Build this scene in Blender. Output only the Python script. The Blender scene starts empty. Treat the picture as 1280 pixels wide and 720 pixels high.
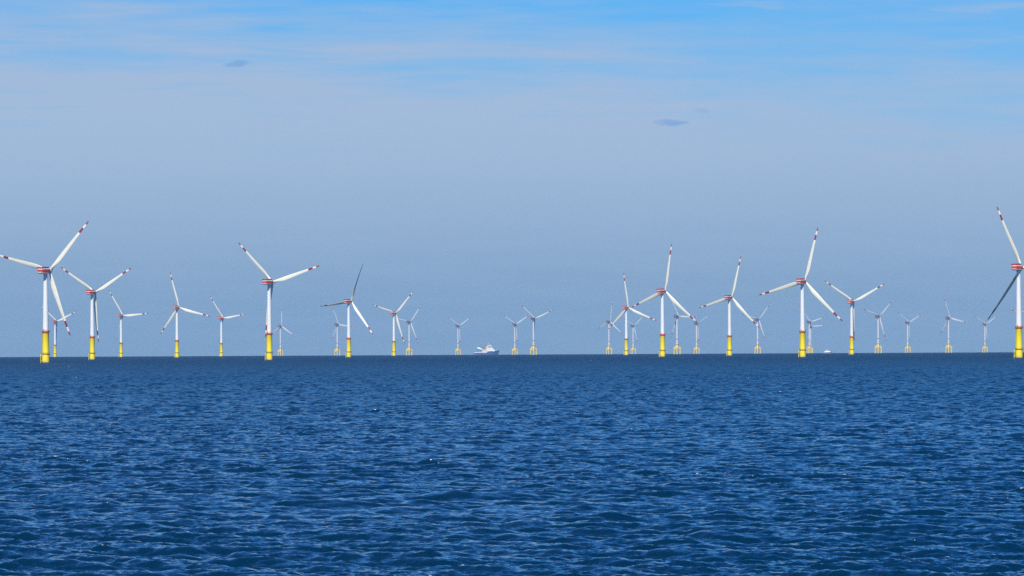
import bpy, bmesh, math, random
import numpy as np
from mathutils import Matrix, Vector
R = math.radians
random.seed(7)
sc = bpy.context.scene
col = sc.collection

# ------------------------------------------------------------------ camera
EYE = 11.0                     # height of the camera above the water
EARTH = 7.4e6                  # earth radius with refraction
FPX = 5000.0                   # focal length in pixels of a 1280 wide frame
DIP = math.sqrt(2 * EYE / EARTH)
ROLL = math.atan(0.0048)       # the horizon climbs a little to the right
cam = bpy.data.cameras.new('camera')
cam.sensor_width = 36.0
cam.lens = FPX * 36.0 / 1280.0
cam.clip_start = 1.0
cam.clip_end = 120000.0
cam_ob = bpy.data.objects.new('camera', cam)
col.objects.link(cam_ob)
PITCH = math.atan((443.3 - FPX * DIP - 360.0) / FPX)
fwd = Vector((0, math.cos(PITCH), math.sin(PITCH)))
right0 = Vector((1, 0, 0))
up0 = right0.cross(fwd)
right = right0 * math.cos(ROLL) - up0 * math.sin(ROLL)
up = up0 * math.cos(ROLL) + right0 * math.sin(ROLL)
m = Matrix((right, up, -fwd)).transposed().to_4x4()
m.translation = (0, 0, EYE)
cam_ob.matrix_world = m
sc.camera = cam_ob

# ------------------------------------------------------------------ light
SUN_AZ = R(-168.0)             # from +Y towards +X: behind the camera, to the left
SUN_EL = R(45.0)
world = bpy.data.worlds.new('World')
sc.world = world
world.use_nodes = True
nt = world.node_tree
nt.nodes.clear()


class G:
    """small helper that writes node graphs"""

    def __init__(self, tree):
        self.t = tree

    def n(self, kind, **kw):
        x = self.t.nodes.new(kind)
        for k, v in kw.items():
            setattr(x, k, v)
        return x

    def put(self, sock, v):
        if isinstance(v, bpy.types.NodeSocket):
            self.t.links.new(v, sock)
        else:
            sock.default_value = v

    def m(self, op, *a, clamp=False):
        x = self.n('ShaderNodeMath', operation=op, use_clamp=clamp)
        for i, v in enumerate(a):
            self.put(x.inputs[i], v)
        return x.outputs[0]

    def v(self, op, *a):
        x = self.n('ShaderNodeVectorMath', operation=op)
        for i, v in enumerate(a):
            self.put(x.inputs[i], v)
        return x.outputs['Vector']

    def ss(self, v, lo, hi):
        x = self.n('ShaderNodeMapRange', interpolation_type='SMOOTHSTEP')
        self.put(x.inputs[0], v)
        self.put(x.inputs[1], lo)
        self.put(x.inputs[2], hi)
        return x.outputs[0]

    def mix(self, f, a, b):
        x = self.n('ShaderNodeMix', data_type='RGBA')
        self.put(x.inputs[0], f)
        self.put(x.inputs[6], a)
        self.put(x.inputs[7], b)
        return x.outputs[2]

    def noise(self, vec, scale, detail=3, rough=.5, out='Fac'):
        x = self.n('ShaderNodeTexNoise')
        self.put(x.inputs['Vector'], vec)
        x.inputs['Scale'].default_value = scale
        x.inputs['Detail'].default_value = detail
        x.inputs['Roughness'].default_value = rough
        return x.outputs[out]

    def comb(self, x, y, z):
        c = self.n('ShaderNodeCombineXYZ')
        self.put(c.inputs[0], x)
        self.put(c.inputs[1], y)
        self.put(c.inputs[2], z)
        return c.outputs[0]


g = G(nt)
sky = g.n('ShaderNodeTexSky', sky_type='NISHITA', sun_disc=False)
sky.sun_elevation = SUN_EL
sky.sun_rotation = SUN_AZ
sky.altitude = 0
sky.air_density = 1.0
sky.dust_density = 0.6
sky.ozone_density = 2.5
tc = g.n('ShaderNodeTexCoord')
sep = g.n('ShaderNodeSeparateXYZ')
nt.links.new(tc.outputs['Generated'], sep.inputs[0])
dx, dy, dz = sep.outputs
el = g.m('ARCSINE', dz)
az = g.m('ARCTAN2', dx, dy)
# clear air above: the deep blue of the photograph's upper sky
clear = g.v('MULTIPLY', sky.outputs[0], (0.235, 0.67, 1.19))
clear = g.mix(g.ss(el, .09, .40), clear, g.v('MULTIPLY', clear, (.50, .92, 1.12)))
# a thin even veil of stratus along the horizon with a ragged, streaky upper rim
flow = g.comb(g.m('MULTIPLY', az, 1.0), g.m('MULTIPLY', g.m('ADD', el, g.m('MULTIPLY', az, .02)), 9.0), 0.0)
n1 = g.noise(flow, 7.0, 4, .5)
n2 = g.noise(g.v('ADD', flow, (3.1, 1.7, 0)), 26.0, 5, .55)
rim = g.m('ADD', g.m('MULTIPLY', g.m('SUBTRACT', n1, .5), .045), g.m('MULTIPLY', g.m('SUBTRACT', n2, .5), .032))
rim = g.m('ADD', rim, g.m('MULTIPLY', az, -.06))
e2 = g.m('SUBTRACT', el, rim)
veil = g.m('SUBTRACT', 1.0, g.ss(e2, .053, .100))
wisps = g.m('MULTIPLY', g.ss(n2, .52, .72), g.m('SUBTRACT', 1.0, g.ss(el, .075, .14)))
veil = g.m('MAXIMUM', veil, g.m('MULTIPLY', wisps, .6))
streak = g.noise(g.comb(g.m('MULTIPLY', az, 26.0), g.m('MULTIPLY', g.m('ADD', el, g.m('MULTIPLY', n1, .012)), 430.0), 2.0), 1.0, 5, .55)
smask = g.m('MULTIPLY', g.ss(el, .042, .066), g.m('SUBTRACT', 1.0, g.m('MULTIPLY', g.ss(az, -.04, .07), .72)))
veil = g.m('ADD', veil, g.m('MULTIPLY', g.m('MULTIPLY', g.m('SUBTRACT', streak, .47), 1.1), smask), clamp=True)
veil_col = g.mix(g.ss(el, .0, .062), (2.15, 3.55, 5.65, 1), (3.95, 5.08, 6.95, 1))
veil_col = g.mix(g.m('MULTIPLY', g.ss(n2, .3, .7), .12), veil_col, (4.0, 5.0, 7.2, 1))
skyc = g.mix(g.m('MULTIPLY', veil, .9), clear, veil_col)
# two scraps of low cloud seen against the veil
for (a0, e0, wa, we) in ((-.0684, .0711, .0033, .0009), (.0398, .0560, .0042, .0009), (.0475, .0590, .0022, .0007)):
    u = g.m('DIVIDE', g.m('SUBTRACT', az, a0), wa)
    w = g.m('DIVIDE', g.m('SUBTRACT', g.m('SUBTRACT', el, e0), g.m('MULTIPLY', g.m('SUBTRACT', az, a0), .12 if a0 < 0 else -.03)), we)
    d2 = g.m('ADD', g.m('MULTIPLY', u, u), g.m('MULTIPLY', w, w))
    jag = g.noise(g.comb(g.m('MULTIPLY', az, 1.0), g.m('MULTIPLY', el, 3.0), 4.0), 300.0, 4, .6)
    f = g.m('SUBTRACT', 1.0, g.ss(g.m('ADD', d2, g.m('MULTIPLY', g.m('SUBTRACT', jag, .5), 3.2)), .0, 1.5))
    k = .6 if we > .0008 else .2
    skyc = g.mix(g.m('MULTIPLY', f, k), skyc, (1.6, 3.5, 7.0, 1))
bg = g.n('ShaderNodeBackground')
nt.links.new(skyc, bg.inputs[0])
bg.inputs[1].default_value = 0.10
wo = g.n('ShaderNodeOutputWorld')
nt.links.new(bg.outputs[0], wo.inputs[0])

sl = bpy.data.lights.new('sun', 'SUN')
sl.energy = 5.0
sl.angle = R(0.5)
sl.color = (1.0, .94, .82)
sun = bpy.data.objects.new('sun', sl)
col.objects.link(sun)
sdir = Vector((math.sin(SUN_AZ) * math.cos(SUN_EL), math.cos(SUN_AZ) * math.cos(SUN_EL), math.sin(SUN_EL)))
sun.rotation_euler = sdir.to_track_quat('Z', 'Y').to_euler()
sun.location = sdir * 400

sc.view_settings.view_transform = 'Standard'
sc.view_settings.look = 'None'
sc.view_settings.exposure = 0.0
sc.view_settings.gamma = 1.0
sc.view_settings.use_curve_mapping = False
sc.cycles.volume_bounces = 0
sc.cycles.max_bounces = 6
sc.cycles.use_denoising = False
sc.cycles.sample_clamp_direct = 1.6


# ------------------------------------------------------------------ materials
def mat(name, rgb, rough=.5, vary=.06, scale=.4, metallic=0.0, streak=False):
    mt = bpy.data.materials.new(name)
    mt.use_nodes = True
    t = mt.node_tree
    b = t.nodes['Principled BSDF']
    q = G(t)
    co = q.n('ShaderNodeTexCoord').outputs['Object']
    if streak:
        co = q.v('MULTIPLY', co, (1.0, 1.0, .12))
    nz = q.noise(co, scale, 4, .6)
    hi = tuple(min(1, c * (1 + vary)) for c in rgb) + (1,)
    lo = tuple(c * (1 - 2.2 * vary) for c in rgb) + (1,)
    t.links.new(q.mix(q.ss(nz, .3, .62), lo, hi), b.inputs['Base Color'])
    b.inputs['Roughness'].default_value = rough
    b.inputs['Metallic'].default_value = metallic
    return mt


M = {
    'white': mat('white_coating', (.80, .80, .77), .38, .03, .25, streak=True),
    'grey': mat('light_grey_coating', (.60, .61, .62), .4, .04, .25, streak=True),
    'blade': mat('blade_gelcoat', (.82, .78, .63), .35, .03, .15),
    'red': mat('signal_red_coating', (.62, .035, .025), .42, .06, .5),
    'tipred': mat('blade_band_red', (.27, .016, .030), .4, .05, .3),
    'maroon': mat('dark_red_coating', (.23, .018, .018), .5, .08, .6),
    'yellow': mat('traffic_yellow_coating', (.95, .74, .006), .62, .05, .3, streak=True),
    'oldyellow': mat('splash_zone_yellow', (.72, .60, .10), .55, .12, .5, streak=True),
    'weed': mat('weed_and_slime', (.10, .10, .025), .7, .15, .8),
    'paleyellow': mat('haze_paled_yellow', (.74, .57, .20), .5, .08, .4, streak=True),  # yellow of the distant legs, paled by haze put into the colour
    'grating': mat('brown_grating', (.16, .10, .012), .7, .1, .8),
    'dark': mat('dark_grey_coating', (.10, .105, .12), .5, .08, .5),
    'slate': mat('slate_coating', (.20, .21, .25), .5, .06, .5),
    'hull': mat('navy_hull_paint', (.07, .14, .29), .4, .1, .3),
    'deck': mat('deck_paint', (.62, .57, .48), .6, .08, .6),
    'glass': mat('wheelhouse_glass', (.02, .025, .03), .12, .02, .5),
    'buff': mat('buff_paint', (.62, .46, .30), .5, .05, .5),
}


# ------------------------------------------------------------------ mesh helpers
def build(name, bm, mats, parent=None, smooth=True):
    me = bpy.data.meshes.new(name)
    bmesh.ops.recalc_face_normals(bm, faces=bm.faces[:])
    for f in bm.faces:
        f.smooth = smooth
    bm.to_mesh(me)
    bm.free()
    for x in (mats if isinstance(mats, (list, tuple)) else [mats]):
        me.materials.append(M[x])
    if smooth:
        me.set_sharp_from_angle(angle=R(38))
    o = bpy.data.objects.new(name, me)
    col.objects.link(o)
    if parent is not None:
        o.parent = parent
    return o


def loft(bm, rings, caps=True, mi=0, band=None):
    """rings: lists of points, all of the same length"""
    vs = [[bm.verts.new(p) for p in r] for r in rings]
    n = len(vs[0])
    for i in range(len(vs) - 1):
        for j in range(n):
            f = bm.faces.new((vs[i][j], vs[i][(j + 1) % n], vs[i + 1][(j + 1) % n], vs[i + 1][j]))
            f.material_index = band(i, j) if band else mi
    if caps:
        f = bm.faces.new(list(reversed(vs[0])))
        f.material_index = band(0, 0) if band else mi
        f = bm.faces.new(vs[-1])
        f.material_index = band(len(vs) - 2, 0) if band else mi
    return vs


def ring(z, r, n=32, cx=0, cy=0):
    return [(cx + r * math.cos(2 * math.pi * k / n), cy + r * math.sin(2 * math.pi * k / n), z) for k in range(n)]


def lathe(bm, prof, n=32, cx=0, cy=0, band=None, mi=0):
    loft(bm, [ring(z, r, n, cx, cy) for (z, r) in prof], True, mi, (lambda i, j: band[i]) if band else None)


def tube(bm, a, b, ra, rb=None, n=10, mi=0):
    a, b = Vector(a), Vector(b)
    rb = ra if rb is None else rb
    d = (b - a).normalized()
    u = d.orthogonal().normalized()
    w = d.cross(u)
    rg = lambda c, r: [c + u * r * math.cos(2 * math.pi * k / n) + w * r * math.sin(2 * math.pi * k / n) for k in range(n)]
    loft(bm, [rg(a, ra), rg(b, rb)], True, mi)


def hoop(bm, z, r, t, n=32, mi=0, cx=0, cy=0):
    """a horizontal rail bent to a circle"""
    rs = []
    for k in range(n):
        a = 2 * math.pi * k / n
        c = Vector((cx + r * math.cos(a), cy + r * math.sin(a), z))
        e = Vector((math.cos(a), math.sin(a), 0))
        rs.append([c + e * t * math.cos(q) + Vector((0, 0, t)) * math.sin(q) for q in (0, 1.571, 3.142, 4.712)])
    vs = [[bm.verts.new(p) for p in r_] for r_ in rs]
    for k in range(n):
        for j in range(4):
            f = bm.faces.new((vs[k][j], vs[k][(j + 1) % 4], vs[(k + 1) % n][(j + 1) % 4], vs[(k + 1) % n][j]))
            f.material_index = mi


def box(bm, x0, x1, y0, y1, z0, z1, bev=0.0, mi=0):
    r = bmesh.ops.create_cube(bm, size=1.0, matrix=Matrix.Translation(((x0 + x1) / 2, (y0 + y1) / 2, (z0 + z1) / 2)) @ Matrix.Diagonal((x1 - x0, y1 - y0, z1 - z0, 1)))
    fs = {f for v in r['verts'] for f in v.link_faces}
    for f in fs:
        f.material_index = mi
    if bev:
        es = list({e for v in r['verts'] for e in v.link_edges})
        bmesh.ops.bevel(bm, geom=es, offset=bev, segments=2, affect='EDGES', profile=.5)


def thing(name, label, cat, group=None, loc=(0, 0, 0), rz=0.0):
    o = bpy.data.objects.new(name, None)
    o.empty_display_size = 2.0
    col.objects.link(o)
    o.location = loc
    o.rotation_euler = (0, 0, rz)
    o['label'] = label
    o['category'] = cat
    if group:
        o['group'] = group
    return o


# ------------------------------------------------------------------ the sea
def sea_tile(N, L, lam_p, lam_min, lam_max, hs, wind, spread, seed, chop, power):
    rng = np.random.default_rng(seed)
    k1 = 2 * np.pi * np.fft.fftfreq(N, L / N)
    kx, ky = np.meshgrid(k1, k1, indexing='ij')
    k = np.hypot(kx, ky)
    k[0, 0] = 1
    kp = 2 * np.pi / lam_p
    S = np.exp(-1.25 * (kp / k) ** 2) / k ** power
    c = np.clip((kx * wind[0] + ky * wind[1]) / k, 0, 1)
    S = S * (c ** spread + .05)
    S = S * (k > 2 * np.pi / lam_max) / (1 + (k * lam_min / (2 * np.pi)) ** 8)
    S[0, 0] = 0
    A = np.sqrt(S) * (rng.normal(size=(N, N)) + 1j * rng.normal(size=(N, N)))
    h = np.fft.ifft2(A).real
    sc_ = hs / 4 / h.std()
    Fh = A * sc_
    h = np.fft.ifft2(Fh).real
    ax = np.fft.ifft2(1j * kx / k * Fh).real * -chop
    ay = np.fft.ifft2(1j * ky / k * Fh).real * -chop
    jx = np.fft.ifft2(kx * kx / k * Fh).real * chop
    jy = np.fft.ifft2(ky * ky / k * Fh).real * chop
    return np.stack([ax, ay, h, jx + jy], -1).astype(np.float32)


def tile_at(T, L, x, y, rot):
    N = T.shape[0]
    c, s = math.cos(rot), math.sin(rot)
    u = ((c * x + s * y) / L * N) % N
    v = ((-s * x + c * y) / L * N) % N
    i = np.floor(u).astype(np.int32)
    j = np.floor(v).astype(np.int32)
    fu = (u - i)[..., None].astype(np.float32)
    fv = (v - j)[..., None].astype(np.float32)
    i %= N
    j %= N
    i2 = (i + 1) % N
    j2 = (j + 1) % N
    o = (T[i, j] * (1 - fu) + T[i2, j] * fu) * (1 - fv) + (T[i, j2] * (1 - fu) + T[i2, j2] * fu) * fv
    ox = c * o[..., 0] - s * o[..., 1]
    oy = s * o[..., 0] + c * o[..., 1]
    return ox, oy, o[..., 2], o[..., 3]


def build_sea():
    rr = [2.0]
    while rr[-1] < 120:
        rr.append(rr[-1] * 1.25)
    rr[-1] = 120.0
    while rr[-1] < 18500:
        r = rr[-1]
        k = .0013 if r < 1500 else .0013 + .0030 * min(1, math.log(r / 1500) / math.log(4))
        rr.append(r * (1 + k))
    rr = np.array(rr)
    fine = np.arange(-.20, .2001, .0005)
    coarse = np.linspace(.20, 2 * np.pi - .20, 74)[1:-1]
    th = np.concatenate([fine, coarse])
    nr, nth = len(rr), len(th)
    Rg, Tg = np.meshgrid(rr, th, indexing='ij')
    X = Rg * np.sin(Tg)
    Y = Rg * np.cos(Tg)
    Z = -(X * X + Y * Y) / (2 * EARTH)
    wd = (-math.sin(R(22)), -math.cos(R(22)))
    rot2 = R(17)
    w2 = (math.cos(rot2) * wd[0] + math.sin(rot2) * wd[1], -math.sin(rot2) * wd[0] + math.cos(rot2) * wd[1])
    T1 = sea_tile(1024, 330.0, 10.0, 1.0, 60.0, .52, wd, 4.0, 11, .9, 3.6)
    T2 = sea_tile(1024, 71.0, 1.9, .2, 4.5, .15, w2, 2.2, 23, .9, 3.2)
    a = tile_at(T1, 330.0, X, Y, 0.0)
    b = tile_at(T2, 71.0, X, Y, rot2)
    grp = .85 + .30 * (np.sin(X * .031 + Y * .017) * np.sin(Y * .023 - X * .011 + 1.3) + .6 * np.sin(X * .083 - Y * .037) * np.sin(Y * .061 + .4))
    b = (b[0] * grp, b[1] * grp, b[2] * grp, b[3] * grp)
    calm = np.clip((Rg - 10) / 110, 0, 1)         # the boat's own lee, out of the picture
    lean = .75                                    # wind waves lean forward: steeper lee faces
    hh = a[2] + b[2]
    X2 = X + (a[0] + b[0] + wd[0] * lean * hh) * calm
    Y2 = Y + (a[1] + b[1] + wd[1] * lean * hh) * calm
    Z2 = Z + (a[2] + b[2]) * calm
    fold = (a[3] + b[3])
    lim = np.quantile(fold[:, :len(fine)], .9993)
    fold = (fold - lim) / fold.std()
    P = np.stack([X2, Y2, Z2], -1).reshape(-1, 3)
    idx = np.arange(nr * nth, dtype=np.int32).reshape(nr, nth)
    q = np.stack([idx[:-1], np.roll(idx, -1, 1)[:-1], np.roll(idx, -1, 1)[1:], idx[1:]], -1).reshape(-1, 4)[:, ::-1]
    c_i = len(P)
    P = np.concatenate([P, [[0, 0, 0]]])
    tri = np.stack([idx[0], np.full(nth, c_i), np.roll(idx[0], -1)], -1)[:, ::-1]
    nq, ntri = len(q), len(tri)
    me = bpy.data.meshes.new('sea')
    me.vertices.add(len(P))
    me.vertices.foreach_set('co', P.astype(np.float32).ravel())
    me.loops.add(nq * 4 + ntri * 3)
    me.loops.foreach_set('vertex_index', np.concatenate([q.ravel(), tri.ravel()]).astype(np.int32))
    me.polygons.add(nq + ntri)
    me.polygons.foreach_set('loop_start', np.concatenate([np.arange(nq) * 4, nq * 4 + np.arange(ntri) * 3]).astype(np.int32))
    me.update(calc_edges=True)
    me.polygons.foreach_set('use_smooth', np.ones(nq + ntri, dtype=bool))
    at = me.attributes.new('fold', 'FLOAT', 'POINT')
    at.data.foreach_set('value', np.concatenate([fold.ravel(), [0]]).astype(np.float32))
    lod = np.clip(np.log(np.maximum(Rg, 1) / 500) / math.log(8), 0, 1)
    at = me.attributes.new('far', 'FLOAT', 'POINT')
    at.data.foreach_set('value', np.concatenate([lod.ravel(), [0]]).astype(np.float32))
    me.materials.append(sea_material())
    o = bpy.data.objects.new('sea', me)
    col.objects.link(o)
    o['kind'] = 'structure'
    return o


def sea_material():
    mt = bpy.data.materials.new('sea_water')
    mt.use_nodes = True
    t = mt.node_tree
    b = t.nodes['Principled BSDF']
    q = G(t)
    co = q.n('ShaderNodeTexCoord').outputs['Object']
    geo = q.n('ShaderNodeNewGeometry')
    far = q.n('ShaderNodeAttribute', attribute_name='far').outputs['Fac']
    fold = q.n('ShaderNodeAttribute', attribute_name='fold').outputs['Fac']
    rot = q.n('ShaderNodeVectorRotate', rotation_type='Z_AXIS')
    t.links.new(co, rot.inputs['Vector'])
    rot.inputs['Angle'].default_value = R(-22)
    flat = q.v('MULTIPLY', rot.outputs[0], (.5, 1, 1))
    # slopes of the ripples the mesh is too coarse to carry
    a = q.v('SUBTRACT', q.noise(flat, 4.2, 4, .65, 'Color'), (.5, .5, .5))
    c = q.v('SUBTRACT', q.noise(flat, .30, 3, .6, 'Color'), (.5, .5, .5))
    gust = q.ss(q.noise(q.v('MULTIPLY', co, (1, 1, 0)), .03, 6, .62), .36, .66)
    amp = q.m('ADD', .34, q.m('MULTIPLY', gust, .60))
    sa = q.n('ShaderNodeVectorMath', operation='SCALE')
    t.links.new(a, sa.inputs[0])
    t.links.new(amp, sa.inputs['Scale'])
    sb = q.n('ShaderNodeVectorMath', operation='SCALE')
    t.links.new(c, sb.inputs[0])
    t.links.new(q.m('ADD', .35, q.m('MULTIPLY', far, .55)), sb.inputs['Scale'])
    sl_ = q.v('MULTIPLY', q.v('ADD', sa.outputs[0], sb.outputs[0]), (1, 1, 0))
    nrm = q.v('NORMALIZE', q.v('ADD', geo.outputs['Normal'], sl_))
    t.links.new(nrm, b.inputs['Normal'])
    t.links.new(q.m('ADD', .08, q.m('MULTIPLY', far, .34)), b.inputs['Roughness'])
    t.links.new(q.m('SUBTRACT', .44, q.m('MULTIPLY', far, .32)), b.inputs['Specular IOR Level'])
    b.inputs['IOR'].default_value = 1.333
    b.inputs['Base Color'].default_value = (.0001, .0195, .050, 1)
    # whitecaps where crests fold
    brk = q.noise(co, 1.6, 4, .7)
    foam = q.ss(q.m('ADD', fold, q.m('MULTIPLY', q.m('SUBTRACT', brk, .5), 1.2)), .0, .45)
    fm = q.n('ShaderNodeBsdfDiffuse')
    fm.inputs[0].default_value = (.72, .76, .78, 1)
    mx = q.n('ShaderNodeMixShader')
    t.links.new(foam, mx.inputs[0])
    t.links.new(b.outputs[0], mx.inputs[1])
    t.links.new(fm.outputs[0], mx.inputs[2])
    t.links.new(mx.outputs[0], t.nodes['Material Output'].inputs['Surface'])
    return mt


build_sea()


def build_haze():
    bm = bmesh.new()
    box(bm, -21000, 21000, -21000, 21000, -62, 172)
    me = bpy.data.meshes.new('haze')
    bm.to_mesh(me)
    bm.free()
    mt = bpy.data.materials.new('sea_haze')
    mt.use_nodes = True
    t = mt.node_tree
    t.nodes.remove(t.nodes['Principled BSDF'])
    v = t.nodes.new('ShaderNodeVolumePrincipled')
    v.inputs['Color'].default_value = (.48, .74, 1.0, 1)
    v.inputs['Density'].default_value = 1.8e-5
    v.inputs['Anisotropy'].default_value = 0.0
    t.links.new(v.outputs[0], t.nodes['Material Output'].inputs['Volume'])
    me.materials.append(mt)
    o = bpy.data.objects.new('haze', me)
    col.objects.link(o)
    o['kind'] = 'stuff'


build_haze()


# ------------------------------------------------------------------ turbines
def blade_mesh(name, span, chord, base_white):
    """span along +Z, leading edge towards -X, the wind comes from +Y"""
    st = [0.0, .02, .05, .09, .14, .20, .26, .34, .42, .50, .58, .66, .72, .765, .81, .86, .895, .93, .965, .985, 1.0]
    ch = np.interp(st, [0, .05, .14, .22, .30, .5, .765, .93, .985, 1], [.60, .60, .84, 1.0, .96, .77, .50, .35, .24, .07]) * chord
    tk = np.interp(st, [0, .05, .14, .22, .4, .7, 1], [1.0, .98, .52, .36, .26, .20, .17])
    tw = np.interp(st, [0, .08, .2, .4, .7, 1], [19, 18, 13, 7, 2, -1])
    rings = []
    n = 20
    for s, c, k, w in zip(st, ch, tk, tw):
        round_ = max(0.0, min(1.0, 1 - (s - .03) / .17))
        r_ = []
        bend = 3.2 * s ** 2.2 * span / 61
        for j in range(n):
            a = 2 * math.pi * j / n
            cx = .5 * math.cos(a)
            cy = .5 * math.sin(a) * k
            # airfoil: the trailing half thins out
            x = (cx + .5)
            env = max(0.0, (1 - x) ** .75 * x ** .4 * 1.75)
            ya = .5 * k * env * (1.15 if math.sin(a) > 0 else .85) * (1 if math.sin(a) >= 0 else -1)
            y = cy * round_ + ya * (1 - round_)
            px = (x - .5 * round_ - .33 * (1 - round_)) * c
            py = y * c
            t = R(-w)
            r_.append((px * math.cos(t) - py * math.sin(t), px * math.sin(t) + py * math.cos(t) + bend, 1.3 + s * (span - 1.3)))
        rings.append(r_)
    bm = bmesh.new()
    loft(bm, rings, True, 0, lambda i, j: 1 if (.764 <= st[i] < .859 or st[i] >= .929) else 0)
    o = build(name, bm, [base_white, 'tipred'])
    return o


def nacelle_bm(l0, l1, w, z0, z1, stripe):
    """a rounded box along Y with a painted stripe"""
    bm = bmesh.new()
    zs = [z0, z0 + .5, stripe[0], stripe[1], z1 - .5, z1]
    def sec(y, sx, sz, lift=0.0):
        xs = [w - .6, w, w, w, w, w - .6]
        zc = (z0 + z1) / 2
        pr = [(x * sx, y, zc + (z - zc) * sz + lift) for x, z in zip(xs, zs)]
        pr += [(-x, yy, z) for x, yy, z in reversed(pr)]
        return pr
    secs = [sec(l0, .70, .72, .2), sec(l0 + .6, .90, .91, .1), sec(l0 + 1.6, 1, 1), sec((l0 + l1) / 2, 1, 1), sec(l1 - 2.0, 1, 1), sec(l1 - .7, .88, .90), sec(l1, .66, .70)]
    vs = loft(bm, secs, False, 0, lambda i, j: 1 if j in (2, 8) else 0)
    for e in (vs[0], vs[-1]):                       # the stripe runs across the end faces too
        for j in range(5):
            f = bm.faces.new((e[j], e[j + 1], e[10 - j], e[11 - j]))
            f.material_index = 1 if j == 2 else 0
    return bm


def spinner_bm(y0, r, length):
    bm = bmesh.new()
    prof = []
    for k in range(9):
        a = k / 8 * math.pi / 2
        prof.append((y0 + length * math.sin(a) * .62, r * max(.04, math.cos(a)) ** .8))
    prof = [(y0 - length * .38, r * .86), (y0 - length * .3, r * .98)] + prof
    rings = [[(rad * math.cos(2 * math.pi * k / 24), y, rad * math.sin(2 * math.pi * k / 24)) for k in range(24)] for (y, rad) in prof]
    loft(bm, rings)
    return bm


HUB_M, HUB_T = 85.0, 90.0
OVER_M, OVER_T = 6.6, 6.0


def platform_rail(bm, z, r, h, n=20, t=.07, mi=0):
    for k in range(n):
        a = 2 * math.pi * k / n
        p = (r * math.cos(a), r * math.sin(a))
        tube(bm, (p[0], p[1], z), (p[0], p[1], z + h), t, n=6, mi=mi)
    for f in (.35, .68, 1.0):
        hoop(bm, z + h * f, r, t, 32, mi)


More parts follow.
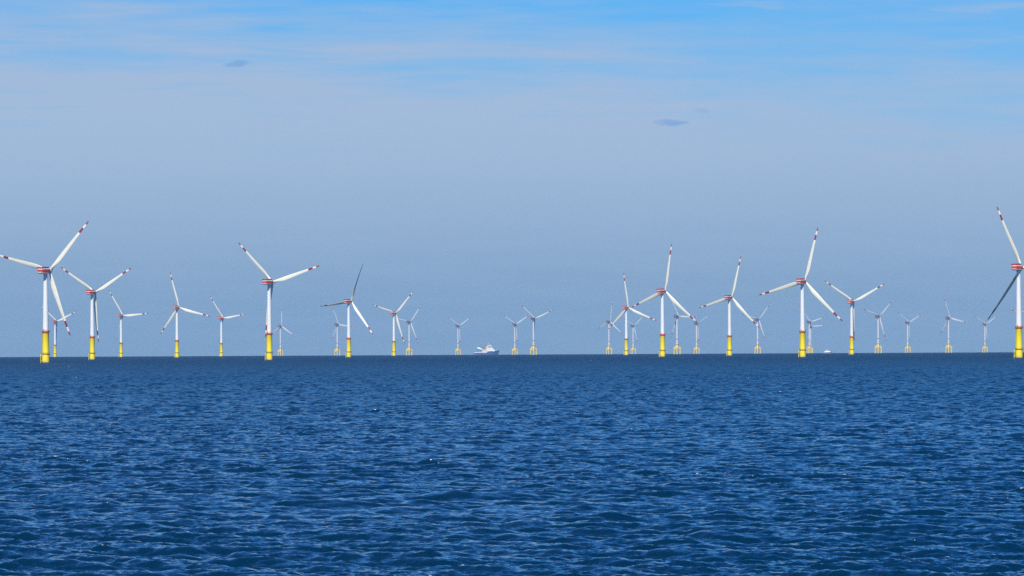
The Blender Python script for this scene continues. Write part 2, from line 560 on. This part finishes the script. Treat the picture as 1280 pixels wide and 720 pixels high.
def make_monopile_turbine():
    root = thing('wind_turbine', 'prototype', 'wind turbine')
    bm = bmesh.new()
    lathe(bm, [(-14, 3.35), (.7, 3.35), (2.4, 3.36), (7.7, 3.4), (8.0, 3.15), (9.0, 3.02), (27.6, 2.98), (27.8, 3.1), (28.1, 3.1)], 40,
          band=[2, 1, 0, 0, 0, 0, 0, 0])
    fnd = build('foundation_pile', bm, ['yellow', 'oldyellow', 'weed'], root)
    bm = bmesh.new()
    lathe(bm, [(8.05, 3.75), (8.1, 3.9), (8.45, 3.9), (8.5, 3.75)], 40)
    platform_rail(bm, 8.45, 3.8, 1.1, 16, .06)
    build('lower_platform', bm, 'grating', fnd)
    bm = bmesh.new()
    for ang in (R(200), ):
        ca, sa = math.cos(ang), math.sin(ang)
        for off in (-.9, .9):
            ox, oy = -sa * off, ca * off
            tube(bm, (4.5 * ca + ox, 4.5 * sa + oy, -6), (4.5 * ca + ox, 4.5 * sa + oy, 8.2), .26, n=10)
            for z in (2.2, 7.2):
                tube(bm, (3.2 * ca + ox, 3.2 * sa + oy, z), (4.5 * ca + ox, 4.5 * sa + oy, z), .16, n=8)
        for k in range(24):
            z = .4 + k * .33
            tube(bm, (4.5 * ca - sa * .3, 4.5 * sa + ca * .3, z), (4.5 * ca + sa * .3, 4.5 * sa - ca * .3, z), .03, n=5)
        for off in (-.3, .3):
            tube(bm, (4.5 * ca - sa * off, 4.5 * sa + ca * off, .2), (4.5 * ca - sa * off, 4.5 * sa + ca * off, 8.3), .05, n=6)
            tube(bm, (3.3 * ca - sa * off, 3.3 * sa + ca * off, 8.4), (3.3 * ca - sa * off, 3.3 * sa + ca * off, 28.0), .06, n=6)
    build('boat_landing', bm, 'yellow', fnd)
    bm = bmesh.new()
    lathe(bm, [(28.1, 3.3), (28.15, 3.75), (28.6, 3.75), (28.65, 2.8)], 40)
    plat = build('work_platform', bm, 'red', root)
    bm = bmesh.new()
    platform_rail(bm, 28.6, 3.65, 1.25, 24, .10)
    lathe(bm, [(28.62, 3.62), (29.2, 3.62)], 40)
    build('railing', bm, 'red', plat)
    bm = bmesh.new()
    tube(bm, (2.9, -1.9, 28.6), (2.9, -1.9, 31.0), .18, n=8)
    tube(bm, (2.9, -1.9, 30.9), (4.9, -3.2, 32.1), .12, n=8)
    build('davit_crane', bm, 'yellow', plat)
    bm = bmesh.new()
    lathe(bm, [(28.65, 2.72), (30.0, 2.66), (46, 2.42), (64, 2.12), (80.6, 1.86), (81.6, 1.95), (82.4, 2.0)], 40)
    tw = build('tower', bm, 'white', root)
    bm = bmesh.new()
    box(bm, -.5, .5, -2.80, -2.60, 28.9, 31.1, .04)
    build('door', bm, 'slate', tw, False)
    na = build('nacelle', nacelle_bm(-9.2, 3.8, 3.1, HUB_M - 2.8, HUB_M + 2.1, (HUB_M - 2.0, HUB_M + 1.1)), ['white', 'red'], root)
    bm = bmesh.new()
    box(bm, -2.5, 2.5, -2.4, 1.9, HUB_M + 2.0, HUB_M + 3.6, .25)
    build('cooler', bm, 'maroon', na)
    bm = bmesh.new()
    box(bm, -2.9, 2.9, -9.4, -2.6, HUB_M + 2.05, HUB_M + 2.35, .05)
    for x in (-2.85, 2.85):
        for k in range(8):
            y = -9.3 + k * .94
            tube(bm, (x, y, HUB_M + 2.3), (x, y, HUB_M + 3.4), .06, n=6)
        for h in (2.7, 3.05, 3.4):
            tube(bm, (x, -9.3, HUB_M + h), (x, -2.7, HUB_M + h), .07, n=6)
        box(bm, x - .05, x + .05, -9.3, -2.7, HUB_M + 2.3, HUB_M + 3.0)
    for k in range(5):
        x = -2.85 + k * 1.425
        tube(bm, (x, -9.3, HUB_M + 2.3), (x, -9.3, HUB_M + 3.4), .06, n=6)
    for h in (2.7, 3.05, 3.4):
        tube(bm, (-2.85, -9.3, HUB_M + h), (2.85, -9.3, HUB_M + h), .07, n=6)
    build('hoist_deck', bm, 'red', na)
    bm = bmesh.new()
    rings = [[(rad * math.cos(2 * math.pi * k / 24), y, HUB_M - .1 + rad * math.sin(2 * math.pi * k / 24)) for k in range(24)] for (y, rad) in ((2.2, 2.2), (2.6, 2.75), (4.4, 2.6), (4.9, 2.2))]
    loft(bm, rings)
    build('shade_toned_collar', bm, 'maroon', na)  # maroon carries the shade of the red lower nacelle front in its colour
    hub = build('hub', spinner_bm(0, 2.3, 5.0), 'white', root)
    hub.matrix_local = Matrix.Translation((0, OVER_M, HUB_M)) @ Matrix.Rotation(R(5), 4, 'X')
    b0 = blade_mesh('blade', 63.0, 4.5, 'blade')
    b0.parent = root
    for k in range(2):
        b = b0.copy()
        col.objects.link(b)
        b.parent = root
    return root


def make_tripile_turbine():
    root = thing('wind_turbine', 'prototype', 'wind turbine')
    rp = 8.2
    tops = []
    for k in range(3):
        a = R(-50 + 120 * k)
        x, y = rp * math.cos(a), rp * math.sin(a)
        bm = bmesh.new()
        lathe(bm, [(-16, 1.8), (1.4, 1.8), (1.8, 1.8), (12.5, 1.8), (15.6, 1.85), (16.2, 1.6)], 24, x, y, band=[1, 1, 0, 0, 0])
        build('leg', bm, ['paleyellow', 'oldyellow'], root)
        tops.append((x, y))
    bm = bmesh.new()
    lathe(bm, [(9.5, 2.0), (11.0, 2.4), (15.5, 2.7), (17.0, 3.0), (22.5, 2.95), (22.8, 3.2), (23.2, 3.2)], 32)
    for (x, y) in tops:
        d = Vector((x, y, 0)).normalized()
        side = Vector((-d.y, d.x, 0))
        rg = []
        for s, zl, zh, wd_ in ((1.8, 11.2, 22.0, 1.6), (4.2, 11.4, 20.4, 1.5), (6.6, 10.8, 17.8, 1.45), (rp - .2, 10.2, 15.9, 1.55)):
            c = d * s
            rg.append([c + side * wd_ + Vector((0, 0, zl)), c + side * wd_ + Vector((0, 0, zh)), c - side * wd_ + Vector((0, 0, zh)), c - side * wd_ + Vector((0, 0, zl))])
        loft(bm, rg)
    cp = build('crosspiece', bm, 'paleyellow', root)
    bm = bmesh.new()
    lathe(bm, [(23.25, 4.3), (23.5, 4.3)], 32)
    platform_rail(bm, 23.5, 4.2, 1.2, 16, .07)
    build('work_platform', bm, 'oldyellow', cp)
    bm = bmesh.new()
    lathe(bm, [(23.2, 2.7), (45, 2.45), (65, 2.2), (86.2, 1.95)], 32)
    tw = build('tower', bm, 'grey', root)
    bm = bmesh.new()
    lathe(bm, [(35.2, 2.62), (35.25, 2.95), (36.6, 2.95), (36.65, 2.62)], 32)
    build('service_ring', bm, 'slate', tw)
    na = build('nacelle', nacelle_bm(-9.0, 3.4, 3.1, HUB_T - 3.4, HUB_T + 2.9, (HUB_T - 1.0, HUB_T + .5)), ['slate', 'maroon'], root)
    bm = bmesh.new()
    box(bm, -2.2, 2.2, -8.5, -5.5, HUB_T + 2.8, HUB_T + 4.2, .2)
    build('cooler', bm, 'dark', na)
    hub = build('hub', spinner_bm(0, 2.4, 5.0), 'grey', root)
    hub.matrix_local = Matrix.Translation((0, OVER_T, HUB_T)) @ Matrix.Rotation(R(5), 4, 'X')
    b0 = blade_mesh('blade', 61.0, 4.2, 'grey')
    b0.parent = root
    for k in range(2):
        b = b0.copy()
        col.objects.link(b)
        b.parent = root
    return root


def copy_tree(o, parent=None):
    c = o.copy()
    col.objects.link(c)
    if parent is not None:
        c.parent = parent
        c.matrix_local = o.matrix_local
    for ch in list(o.children):
        copy_tree(ch, c)
    return c


def ray_ground(px, d):
    """ground point at distance d in the direction of column px of the 1280 wide photograph (at the horizon)"""
    bearing = math.atan((px - 640 + (443 - 360) * math.sin(ROLL)) / FPX)
    return Vector((d * math.sin(bearing), d * math.cos(bearing), -d * d / (2 * EARTH))), bearing


proto_m = make_monopile_turbine()
proto_t = make_tripile_turbine()
first = {'m': True, 't': True}
GM = 'wind turbines on yellow monopiles'
GT = 'distant wind turbines on three-legged bases'


def place(kind, px, d, psi, theta, pitch, label):
    p, bearing = ray_ground(px, d)
    proto = proto_m if kind == 'm' else proto_t
    o = proto if first[kind] else copy_tree(proto)
    first[kind] = False
    o.location = p
    o.rotation_euler = (0, 0, -(R(psi) + bearing))
    o['label'] = label
    o['group'] = GM if kind == 'm' else GT
    hz, ov = (HUB_M, OVER_M) if kind == 'm' else (HUB_T, OVER_T)
    base = Matrix.Translation((0, ov, hz)) @ Matrix.Rotation(R(5), 4, 'X')
    i = 0
    for ch in o.children:
        if ch.name.split('.')[0] == 'blade':
            th = theta + 120 * i
            ch.matrix_local = base @ Matrix.Rotation(R(90 - th), 4, 'Y') @ Matrix.Rotation(R(pitch[i] if isinstance(pitch, tuple) else pitch), 4, 'Z')
            i += 1
    return o


TURBINES = [
    ('m', 56.5, 3710, 35, 46, -4, 'largest turbine at the far left, yellow base, one blade running out of the left edge'),
    ('m', 68.2, 9600, 40, 22, -4, 'small yellow-footed turbine just right of the largest left turbine, its blades low behind it'),
    ('m', 114.7, 5073, 36, 29, -4, 'second large turbine from the left, yellow base, blades spread in a Y with one hanging'),
    ('m', 150.7, 8210, 38, 4, (-4, -4, 55), 'small yellow-footed turbine with one blade level right, between two bigger turbines'),
    ('m', 220.6, 6818, 35, 106, -4, 'yellow-footed turbine with one blade nearly upright and one reaching low left'),
    ('m', 276, 8900, 42, 8, (-4, -4, 55), 'small yellow-footed turbine just left of the big one with a wide V of blades'),
    ('m', 336, 4362, 35, 16, -4, 'big yellow-footed turbine, two blades in a wide V and the third behind its tower'),
    ('m', 435.3, 6080, 38, 68, (-80, -30, -50), 'yellow-footed turbine with two dark feathered blades, standing in front of a pale distant one'),
    ('m', 491.7, 7980, 39, 44, -4, 'yellow-footed turbine paired with a pale three-legged one close on its right'),
    ('m', 782.2, 7150, 36, 98, -4, 'slim yellow-footed turbine with one upright blade, just left of a bigger yellow-footed one'),
    ('m', 827.5, 5188, 38, 79, -4, 'tall yellow-footed turbine right of centre whose lower right blade crosses two pale turbines'),
    ('m', 911.3, 5840, 34, 74, -4, 'yellow-footed turbine whose lower right blade points at a pale turbine beside it'),
    ('m', 1002.5, 4493, 28, 74, -4, 'big yellow-footed turbine left of the small white boat, one blade rising steeply'),
    ('m', 1064, 6441, 28, 27, -4, 'yellow-footed turbine right of the small white boat, two blades raised in a wide V'),
    ('m', 1273, 3775, 28, 114, (-8, -66, -8), 'large turbine at the right edge, yellow base and one dark blade pointing lower left'),
    ('t', 349.9, 12200, 40, 88, -4, 'pale turbine just right of the big wide-V turbine, one blade straight up'),
    ('t', 420.9, 11600, 42, 113, -4, 'pale turbine just left of the turbine with dark blades, one blade reaching to its tower'),
    ('t', 510.8, 10820, 40, 50, -4, 'pale three-legged turbine close on the right of a yellow-footed one left of the ship'),
    ('t', 571.8, 12350, 42, 29, -4, 'lone pale three-legged turbine just left of the ship'),
    ('t', 642.9, 11850, 36, 30, -4, 'faint pale turbine just right of the ship, smaller of the two standing there'),
    ('t', 666.2, 9950, 37, 21, -4, 'pale three-legged turbine second right of the ship, the bigger of two, blades in a V'),
    ('t', 760.5, 11080, 45, 81, -4, 'pale turbine left of the slim yellow-footed one with the upright blade'),
    ('t', 790.7, 12700, 46, 37, -4, 'faint small turbine just right of the slim yellow-footed tower, mostly veiled by haze'),
    ('t', 845.6, 9500, 42, 118, -4, 'pale turbine right of a tall yellow-footed one, its level blade touching the big blade'),
    ('t', 870, 11800, 42, 29, -50, 'pale turbine under the tip of the tall turbine\'s lower right blade, one blade darker'),
    ('t', 946.3, 10610, 42, 47, -4, 'pale turbine with a raised right blade, left of the big steep-bladed turbine'),
    ('t', 1011, 11470, 44, 14, -4, 'pale turbine half hidden behind the right side of the big steep-bladed turbine'),
    ('t', 1012.6, 13400, 38, 4, -4, 'faintest turbine, almost covered by the pale one behind the big steep-bladed turbine'),
    ('t', 1097, 9770, 41, 42, -4, 'pale three-legged turbine next right of the yellow-footed wide V, a blade hanging down'),
    ('t', 1133.9, 11900, 43, 26, -4, 'short pale turbine with two blades in a shallow V, between two taller pale ones'),
    ('t', 1185, 10420, 41, 108, -4, 'pale turbine with one blade nearly upright, standing alone towards the right'),
    ('t', 1230.4, 12820, 40, 30, -4, 'small pale turbine under the tip of the dark blade near the right edge'),
    ('t', 1284.5, 9300, 38, 52, -4, 'turbine cut by the right edge, only a blade and one pale leg showing'),
]
for a in TURBINES:
    place(*a)


# ------------------------------------------------------------------ the ship and the boat
def hull_bm(L, B, sheer, draft=3.0, bow_rake=.09, n=22, stripe=None):
    """bow towards +X; sheer(s) gives the deck height; s from 0 (stern) to 1 (bow)"""
    bm = bmesh.new()
    rings = []
    for i in range(n + 1):
        s = i / n
        top = sheer(s)
        wf = 1.0 if s < .62 else max(.02, math.cos((s - .62) / .38 * math.pi / 2) ** .75)
        wf *= min(1.0, .86 + s * 1.4)
        wl = 1.0 if s < .5 else max(.01, 1 - ((s - .5) / .5) ** 1.7)
        x = (s - .5) * L
        rk = bow_rake * L * max(0, (s - .6) / .4) ** 2
        rs = []
        pr = [(B / 2 * wf, top, rk), (B / 2 * (wf * .6 + wl * .4), top * .5, rk * .5), (B / 2 * wl, 0, 0), (B / 2 * wl * .7, -draft, -rk * .2)]
        for (y, z, e) in pr:
            rs.append((x + e, y, z))
        for (y, z, e) in reversed(pr):
            rs.append((x + e, -y, z))
        rings.append(rs)
    loft(bm, rings)
    return bm


def on_sea(name, label, cat, px, d, heading):
    p, bearing = ray_ground(px, d)
    return thing(name, label, cat, None, p, heading - bearing)


def make_ship():
    L, B = 56.0, 12.0
    t = on_sea('supply_ship', 'navy hulled ship with white upperworks on the horizon, bow to the right', 'ship', 606.8, 9300, R(4))
    def sheer(s):
        if s < .52:
            return 5.6
        if s < .58:
            return 5.6 + (s - .52) / .06 * 3.2
        return 8.6 + (s - .58) / .42 * 2.6
    h = build('hull', hull_bm(L, B, sheer, 3.0, .065), 'hull', t)
    bm = bmesh.new()                                    # white bulwark round the working deck
    for y in (-5.6, 5.6):
        box(bm, -27.5, 2.0, y - .15, y + .15, 5.6, 6.9)
    box(bm, -27.8, -27.5, -5.6, 5.6, 5.6, 6.9)
    build('bulwark', bm, 'white', h, False)
    bm = bmesh.new()
    for y in (-1.0, 1.0):
        tube(bm, (18, y * 3.6, 10.4), (28.6, y * .5, 12.3), .12, n=6)
    for k in range(6):
        u = k / 5
        for y in (-1, 1):
            tube(bm, (18 + 10.6 * u, y * (3.6 - 3.1 * u), 9.3 + 1.9 * u), (18 + 10.6 * u, y * (3.6 - 3.1 * u), 10.4 + 1.9 * u), .09, n=6)
    build('bow_railing', bm, 'white', h)
    bm = bmesh.new()
    box(bm, -11.0, 3.0, -5.0, 5.0, 5.7, 9.2, .15)
    box(bm, -9.0, 3.0, -4.6, 4.6, 9.2, 13.0, .15)
    build('deckhouse', bm, 'deck', t, False)
    bm = bmesh.new()
    box(bm, 1.6, 20.5, -5.4, 5.4, 8.6, 12.6, .2)
    box(bm, 1.8, 16.5, -5.2, 5.2, 12.6, 15.4, .2)
    box(bm, 2.0, 14.4, -5.0, 5.0, 15.4, 18.2, .2)
    sup = build('superstructure', bm, 'white', t, False)
    bm = bmesh.new()
    box(bm, 2.6, 13.0, -5.8, 5.8, 18.2, 21.4, .3)
    wh = build('wheelhouse', bm, 'white', t, False)
    bm = bmesh.new()
    box(bm, 5.0, 12.6, -5.86, -5.7, 19.3, 20.5)
    box(bm, 5.0, 12.6, 5.7, 5.86, 19.3, 20.5)
    box(bm, 12.94, 13.08, -5.4, 5.4, 19.3, 20.5)
    build('window_band', bm, 'glass', wh, False)
    for z in (13.4, 16.3):
        for k in range(5):
            bm = bmesh.new()
            y = -5.22 if z < 14 else -5.02
            box(bm, 4.2 + k * 1.5, 4.9 + k * 1.5, y - .04, y + .1, z, z + .9)
            build('porthole', bm, 'glass', sup, False)
    bm = bmesh.new()
    tube(bm, (5.0, 0, 21.2), (5.0, 0, 33.5), .6, .2, 10)
    tube(bm, (5.0, -2.6, 25.0), (5.0, 2.6, 25.0), .16, n=8)
    tube(bm, (5.0, -1.8, 28.5), (5.0, 1.8, 28.5), .14, n=8)
    tube(bm, (7.8, 0, 21.2), (5.1, 0, 26.5), .22, n=8)
    box(bm, 5.3, 7.4, -1.5, 1.5, 24.6, 25.0, .05)
    ms = build('mast', bm, 'buff', t)
    bm = bmesh.new()
    box(bm, 4.6, 7.6, -.18, .18, 26.2, 26.7, .05)
    build('radar', bm, 'white', ms, False)
    bm = bmesh.new()
    bmesh.ops.create_uvsphere(bm, u_segments=16, v_segments=10, radius=1.3, matrix=Matrix.Translation((9.6, 2.4, 22.6)))
    build('radome', bm, 'white', wh)
    bm = bmesh.new()
    box(bm, -.4, 2.4, -4.2, -2.2, 13.0, 20.6, .3)
    box(bm, -.4, 2.4, 2.2, 4.2, 13.0, 20.6, .3)
    build('funnel', bm, 'buff', t, False)
    # the big white boat carried high on its cradle aft
    bm = bmesh.new()
    rings = []
    for i in range(13):
        s = i / 12
        w_ = 2.5 * math.sin(math.pi * (.06 + .88 * s)) ** .45
        hgt = 2.7 * math.sin(math.pi * (.05 + .9 * s)) ** .5
        c = Vector((-20.8 + 12.0 * s, 0, 16.6 - 3.6 * s))
        rings.append([c + Vector((0, w_ * math.cos(a * math.pi / 8), hgt * math.sin(a * math.pi / 8))) for a in range(16)])
    loft(bm, rings)
    build('lifeboat', bm, 'white', t)
    bm = bmesh.new()
    for y in (-2.2, 2.2):
        tube(bm, (-20.0, y, 5.6), (-19.0, y, 14.2), .35, n=8)
        tube(bm, (-11.0, y, 5.6), (-10.5, y, 11.4), .35, n=8)
        tube(bm, (-21.0, y, 14.0), (-8.6, y, 10.4), .3, n=8)
    build('launch_frame', bm, 'slate', t)
    bm = bmesh.new()
    tube(bm, (-6.0, 3.2, 13.0), (-6.0, 3.2, 17.5), .7, n=12)
    tube(bm, (-6.0, 3.2, 17.2), (-17.0, 3.6, 20.5), .45, .25, 8)
    build('deck_crane', bm, 'slate', t)


def make_boat():
    t = on_sea('crew_boat', 'small white motor boat on the horizon between two yellow-footed turbines', 'boat', 1033.8, 9000, R(-2))
    L, B = 18.5, 6.2
    h = build('hull', hull_bm(L, B, lambda s: 2.9 + 1.4 * s ** 2, 1.2, .06), 'slate', t)
    bm = bmesh.new()
    for y in (-1, 1):
        box(bm, -9.0, 6.5, y * 2.95 - .08, y * 2.95 + .08, 2.9, 3.6)
    build('bulwark', bm, 'white', h, False)
    bm = bmesh.new()
    loft(bm, [[(-7.6, -2.6, 2.9), (7.2, -2.2, 3.6), (7.2, 2.2, 3.6), (-7.6, 2.6, 2.9)],
              [(-7.2, -2.5, 5.4), (5.0, -2.1, 5.4), (5.0, 2.1, 5.4), (-7.2, 2.5, 5.4)],
              [(-4.6, -2.2, 5.5), (3.0, -2.0, 5.5), (3.0, 2.0, 5.5), (-4.6, 2.2, 5.5)],
              [(-4.2, -2.0, 8.2), (1.0, -1.9, 8.2), (1.0, 1.9, 8.2), (-4.2, 2.0, 8.2)]])
    w = build('cabin', bm, 'white', t, False)
    bm = bmesh.new()
    box(bm, -3.6, .8, -2.22, -2.05, 6.5, 7.5)
    build('window', bm, 'glass', w, False)
    bm = bmesh.new()
    tube(bm, (-2.2, 0, 8.1), (-2.2, 0, 13.0), .14, .06, 8)
    tube(bm, (-2.2, -1.2, 10.4), (-2.2, 1.2, 10.4), .08, n=6)
    build('mast', bm, 'white', t)


make_ship()
make_boat()
